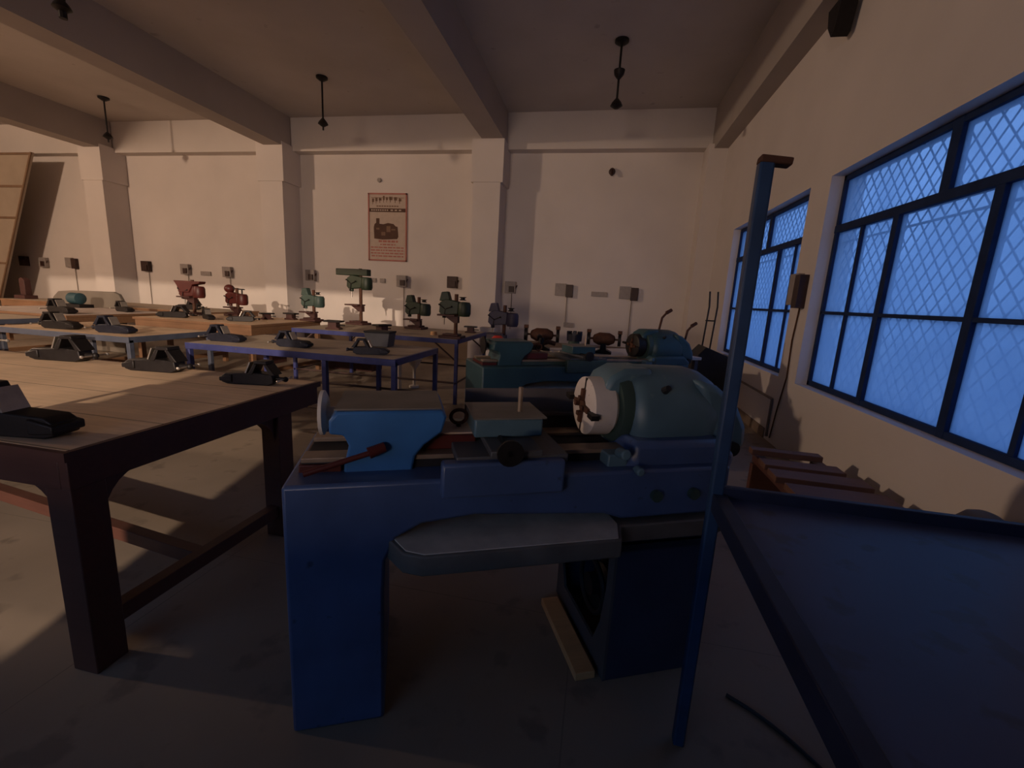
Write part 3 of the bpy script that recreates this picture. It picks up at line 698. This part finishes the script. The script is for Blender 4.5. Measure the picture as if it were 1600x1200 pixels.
# ------------------------------------------------------------------ trolley with two rods in the corner
t = thing('hand_trolley', 'dark trolley box with two tall upright rods in the right back corner', 'trolley', (1.66, 7.3, 0), 0)
MB().prism([(-.22, .12), (-.16, .80), (-.06, .92), (.26, .80), (.28, .12)], -.28, .28, 'xz').build('body', 'black', t, bevel=.01)
for x in (-.02, .10):
    MB().path([(x, .2, .85), (x+.03, .2, 1.52), (x+.01, .2, 1.75)], .013, 8).build('rod', 'iron', t)
MB().tube((-.02, .2, 1.3), (.12, .2, 1.3), .01, seg=8).build('cross_bar', 'iron', t)
for y in (-.22, .22): MB().tube((-.12, y-.02, .08), (-.12, y+.02, .08), .08, seg=16).tube((.2, y-.02, .08), (.2, y+.02, .08), .08, seg=16).build('wheel', 'black', t)

# ------------------------------------------------------------------ switch boxes on the walls
def switch_box(loc, rz, kind, label, wire=.75, w=.24, h=.26):
    t = thing('switch_box', label, 'switch box', loc, rz, 'switch boxes along the walls')
    if kind == 'split':
        MB().box(-w/2-.12, 0, -.06, 0, -h/2, h/2).build('cover', 'boxgrey', t, bevel=.005)
        MB().box(0, w/2+.03, -.09, 0, -h/2-.03, h/2-.02).build('breaker', 'boxbrown', t, bevel=.005)
    else:
        c = 'boxbrown' if kind == 'dark' else 'boxgrey'
        MB().box(-w/2, w/2, -.10, 0, -h/2, h/2).build('cover', c, t, bevel=.006)
        MB().box(-w*.1, w*.38, -.125, -.10, -h*.4, h*.1).build('switch_plate', 'boxbrown', t, bevel=.004)
        MB().tube((w*.45, -.06, -.02), (w*.62, -.06, .05), .012, seg=8).build('lever', 'boxbrown', t)
    if wire: MB().tube((.03, -.02, -h/2-wire), (.03, -.02, -h/2), .008, seg=6).build('cable', 'wire', t)
    return t
yb = YB-.001
bxs = [(-16.0, 1.77, 'dark', 0, 'dim dark switch box, farthest left on the back wall in shadow'),
 (-15.3, 1.76, 'grey', 0, 'dim grey switch box, second from the left on the back wall'),
 (-14.3, 1.79, 'split', .9, 'grey and brown double switch box left of the far left pillar'),
 (-11.85, 1.79, 'dark', .95, 'dark-faced switch box just right of the far left pillar'),
 (-10.62, 1.76, 'grey', .95, 'grey switch box above the left red drill press'),
 (-9.36, 1.74, 'grey', .8, 'grey switch box above the second red drill press'),
 (-7.0, 1.76, 'grey', .0, 'brownish grey switch box just right of the middle pillar'),
 (-4.62, 1.73, 'grey', .95, 'grey switch box with cable below the poster right corner'),
 (-3.38, 1.76, 'dark', .0, 'dark brown square switch box above the green drill press'),
 (-2.02, 1.71, 'grey', .8, 'grey switch box just right of the nearest pillar'),
 (-.78, 1.72, 'split', .6, 'grey and dark double switch box in the middle of the right bay'),
 (.60, 1.72, 'split', .85, 'grey and dark double switch box nearest the right corner')]
for x, z, k, wl, lab in bxs: switch_box((x, yb, z), 0, k, lab, wl)
switch_box((XR-.001, 5.24, 1.74), -math.pi/2, 'split', 'dark and grey switch box on the pier between the two windows', .0, .18, .33)
c = MB(); c.path([(0, 0, 1.58), (.0, .05, 1.2), (-.0, .02, .8), (0, .12, .45), (0, .2, .06)], .008, 6); o = c.build('wall_cable', 'rust'); o.location = (XR-.012, 5.2, 0)
tag(o, 'loose brown cable hanging down the pier between the windows', 'cable')
pp = MB(); pp.path([(0, 0, .05), (0, 0, .50), (0, .6, .50), (0, 1.2, .50)], .014, 6); o = pp.build('wall_conduit', 'wire'); o.location = (XR-.016, 5.5, 0)
tag(o, 'pale pipe running low along the right wall below the far window', 'pipe')

# small plates
for x, z, lab in ((-13.35, 1.80, 'narrow vertical grey plate on the left side of the far left pillar'), ):
    b = MB(); b.box(-.13, .13, -.05, 0, -.2, .2); o = b.build('wall_plate', 'boxgrey', bevel=.004); o.location = (-13.05, YB-.001, z); tag(o, lab, 'plate')
for x, z, w_, lab in ((-5.36, 1.72, .13, 'left of two small grey socket plates under the poster'), (-5.13, 1.72, .13, 'right of two small grey socket plates under the poster'), (-.06, 1.66, .34, 'thin grey conduit plate between the two right-bay switch boxes'), (-10.05, 1.68, .3, 'faint grey plate between the switch boxes over the red drills'), (-.67, .96, .22, 'grey junction plate low on the wall above the white table')):
    b = MB(); b.box(-w_/2, w_/2, -.03, 0, -.05, .05); o = b.build('socket_plate', 'boxgrey', bevel=.003); o.location = (x, YB-.001, z); tag(o, lab, 'socket plate')
t = thing('wall_lamp_holder', 'small dark lamp holder high on the back wall of the right bay', 'lamp holder', (-.02, YB-.001, 4.14))
MB().tube((0, 0, 0), (0, -.10, .0), .07, .05, 14).build('base', 'boxbrown', t)
MB().tube((0, -.10, 0), (0, -.14, -.10), .035, .03, 12).build('socket', 'boxbrown', t)
b = MB(); b.tube((0, 0, 0), (0, -.04, 0), .05, .045, 12); o = b.build('wall_hook', 'boxgrey'); o.location = (-5.2, YB-.001, 3.95); tag(o, 'small round hook plate on the wall above the poster', 'hook')

# ------------------------------------------------------------------ poster
t = thing('wall_poster', 'tall framed poster with dark machine picture and red text on the back wall', 'poster', (-5.0, YB-.001, 2.925))
MB().box(-.47, .47, -.02, 0, -.74, .74).build('sheet', 'poster', t)
f = MB()
for a in ((-.48, -.45, -.75, .75), (.45, .48, -.75, .75), (-.48, .48, -.75, -.72), (-.48, .48, .72, .75)): f.box(a[0], a[1], -.032, 0, a[2], a[3])
f.build('border', 'pred', t)
g = MB(); rr = random.Random(3)
x = -.38
while x < .36:
    w_ = rr.uniform(.05, .10); arch = .05*(1-(x/.4)**2)
    g.box(x, x+w_*.8, -.024, -.02, .55+arch, .60+arch+rr.uniform(0, .05)); g.box(x+w_*.2, x+w_*.35, -.024, -.02, .50+arch, .62+arch); x += w_+.02
g.box(-.40, .40, -.023, -.02, .645, .655)
g.build('headline', 'pmid', t)
g = MB()
for k in range(9): g.box(-.27+k*.062, -.27+k*.062+.045, -.024, -.02, .455, .48)
g.build('subheading', 'pmid', t)
g = MB(); g.box(-.45, .45, -.023, -.02, .34, .42); bd = g.build('title_band', 'pdark', t)
g = MB()
for k in range(8): g.box(-.40+k*.055, -.40+k*.055+.035, -.027, -.023, .365, .395)
for k in range(3): g.box(.08+k*.10, .08+k*.10+.06, -.027, -.023, .365, .395)
g.build('band_lettering', 'poster', bd)
g = MB()
g.prism([(-.33, -.25), (-.34, .0), (-.32, .07), (-.28, .10), (-.28, .20), (-.20, .20), (-.20, .08), (-.10, .07), (.02, .10), (.15, .08), (.20, .03), (.25, .02), (.27, -.20), (.24, -.25), (-.12, -.27)], -.026, -.02, 'xz')
pc = g.build('machine_picture', 'pdark', t)
g = MB()
for a in ((-.28, -.20, -.05, -.01), (-.02, .08, -.10, .03), (.10, .20, -.06, -.03), (-.15, -.05, -.18, -.1)): g.box(a[0], a[1], -.029, -.026, a[2], a[3])
g.build('picture_detail', 'pmid', pc)
g = MB()
for row, (a, b, hh) in enumerate(((-.22, .26, .045), (-.18, .22, .03), (-.42, .42, .028), (-.42, .42, .028), (-.42, .42, .028), (-.40, .42, .028))):
    z_ = -.33-row*.065; x = a
    while x < b:
        w_ = rr.uniform(.03, .11); g.box(x, min(x+w_, b), -.024, -.02, z_, z_+hh); x += w_+.022
g.build('text_lines', 'pred', t)

# ------------------------------------------------------------------ ceiling fan rods without blades
def fan_rod(x, y, label, mid=True, top=ZC, rr=.016):
    t = thing('fan_downrod', label, 'fan rod', (x, y, top), 0, 'bare fan downrods hanging from the ceiling')
    MB().rev([(0, .10), (-.03, .10), (-.07, .04)], (0, 0, 0), (0, 0, 1), 20).build('ceiling_cap', 'iron', t)
    MB().tube((0, 0, -.88), (0, 0, -.04), rr, seg=10).build('rod', 'iron', t)
    if mid: MB().rev([(-.08, .03), (-.03, .07), (.03, .08), (.05, .03)], (0, 0, -.42), (0, 0, 1), 16).build('coupling', 'iron', t)
    MB().rev([(-.08, .03), (-.04, .09), (.0, .07), (.06, .02)], (0, 0, -.82 if mid else -.74), (0, 0, 1), 16).build('lower_cup', 'iron', t)
    return t
fan_rod(-.04, 7.29, 'bladeless fan downrod with two cups in the right bay ceiling')
fan_rod(-5.28, 7.96, 'bladeless fan downrod hanging above the poster bay', False)
fan_rod(-10.74, 8.42, 'bladeless fan downrod in front of the far left pillar', False)
fan_rod(-6.25, 4.56, 'thick dark fan downrod at the upper left frame edge', False, rr=.04)
t = thing('ceiling_bracket', 'dark metal bracket high on the right wall at the top of the frame', 'bracket', (XR-.18, 5.12, 4.26))
MB().prism([(-.10, .06), (.16, .06), (.12, -.10), (.02, -.22), (-.03, -.20)], .0, .14, 'yz').build('plate', 'iron', t)
MB().tube((.0, 0, .0), (.16, 0, .02), .02, seg=8).build('arm', 'iron', t)

# ------------------------------------------------------------------ leaning panel, rounded guard, loose items at left
t = thing('leaning_panel', 'tall brown sheet panel with cross battens leaning at the left frame edge', 'panel', (-14.9, 9.2, 0))
def lean(z): return -.83+ (z-1.0)*.497
p = MB(); p.prism([(-3.6, 0), (-3.4, 4.37), (lean(4.37), 4.37), (lean(.0), .0)], -.02, .02, 'xz'); p.build('sheet', 'panel', t)
for z in (4.34, 3.58, 2.82, 1.67, .3):
    MB().box(-3.4, lean(z), -.045, -.02, z-.025, z+.025).build('batten', 'panel_edge', t)
q = MB(); q.prism([(lean(0)-.04, 0), (lean(4.37)-.05, 4.37), (lean(4.37), 4.37), (lean(0), 0)], -.05, -.02, 'xz'); q.build('edge_strip', 'panel_edge', t)
t = thing('machine_guard', 'large grey rounded sheet guard standing behind the pale table at far left', 'guard', (-9.8, 7.08, 0))
g = MB(); pts = [(-1.0, .0), (-1.0, 1.02), (-.85, 1.14), (-.5, 1.17), (.50, 1.19), (.62, 1.15), (.68, 1.05), (.68, 0)]
g.prism(pts, -.04, .04, 'xz'); g.build('sheet', 'guardsheet', t, bevel=.02)
m = thing('grinding_machine', 'small teal machine on the pale table in front of the rounded guard', 'machine', (-9.35, 6.45, ZT))
MB().box(-.22, .22, -.12, .12, 0, .06).build('base', 'iron', m, bevel=.004)
MB().rev([(-.12, .05), (-.10, .10), (.10, .10), (.12, .05)], (0, 0, .16), (1, 0, 0), 18).build('body', 'teal', m)
# low red machine at the far left
m = thing('arbor_press', 'dark red upright press at the far left edge by the leaning panel', 'press', (-12.4, 7.6, ZT))
MB().box(-.15, .15, -.12, .12, 0, .08).build('base', 'drillbase', m, bevel=.004)
MB().prism([(-.05, .08), (-.05, .42), (.02, .46), (.10, .40), (.10, .08)], -.06, .06, 'xz').build('frame', 'drillbase', m, bevel=.008)

# ------------------------------------------------------------------ things under the back benches
for x, y, h_, lab in ((-3.0, 6.25, .52, 'pale square post standing under the long bench, left'), (-1.95, 7.75, .95, 'tall pale cabinet post just right of the long blue bench')):
    b = MB(); w_ = .10 if h_ < .6 else .22; b.box(-w_/2*1.2, w_/2*1.2, -w_/2, w_/2, 0, h_); o = b.build('white_post', 'white', bevel=.006); o.location = (x, y, 0); tag(o, lab, 'post')
t = thing('funnel', 'white funnel on a stem beneath the long blue bench', 'funnel', (-2.82, 6.5, 0))
MB().rev([(0, .08), (.03, .08), (.04, .02), (.22, .025), (.30, .03), (.46, .13)], (0, 0, 0), (0, 0, 1), 18).build('cup', 'white', t)
for x, y, z_, w_, lab in ((-6.3, 7.5, 0, .5, 'low red-brown crate on the floor under the brown bench'), (-4.5, 7.6, 0, .9, 'long dark brown chest on the floor behind the blue-framed bench')):
    t = thing('storage_crate', lab, 'crate', (x, y, 0)); MB().box(-w_/2, w_/2, -.2, .2, 0, .30).build('box', 'drillbase', t, bevel=.006)
    MB().box(-w_/2-.01, w_/2+.01, -.21, .21, .30, .33).build('lid', 'brown2', t, bevel=.004)
# floor cable right foreground
c = MB(); pts = []
for k in range(16):
    s = k/15; pts.append((.62+.50*s, 1.62-.55*s+.05*math.sin(5*s), .008))
c.path(pts, .007, 6); o = c.build('floor_cable', 'black'); tag(o, 'thin dark cable on the floor between the lathe and the blue table', 'cable')
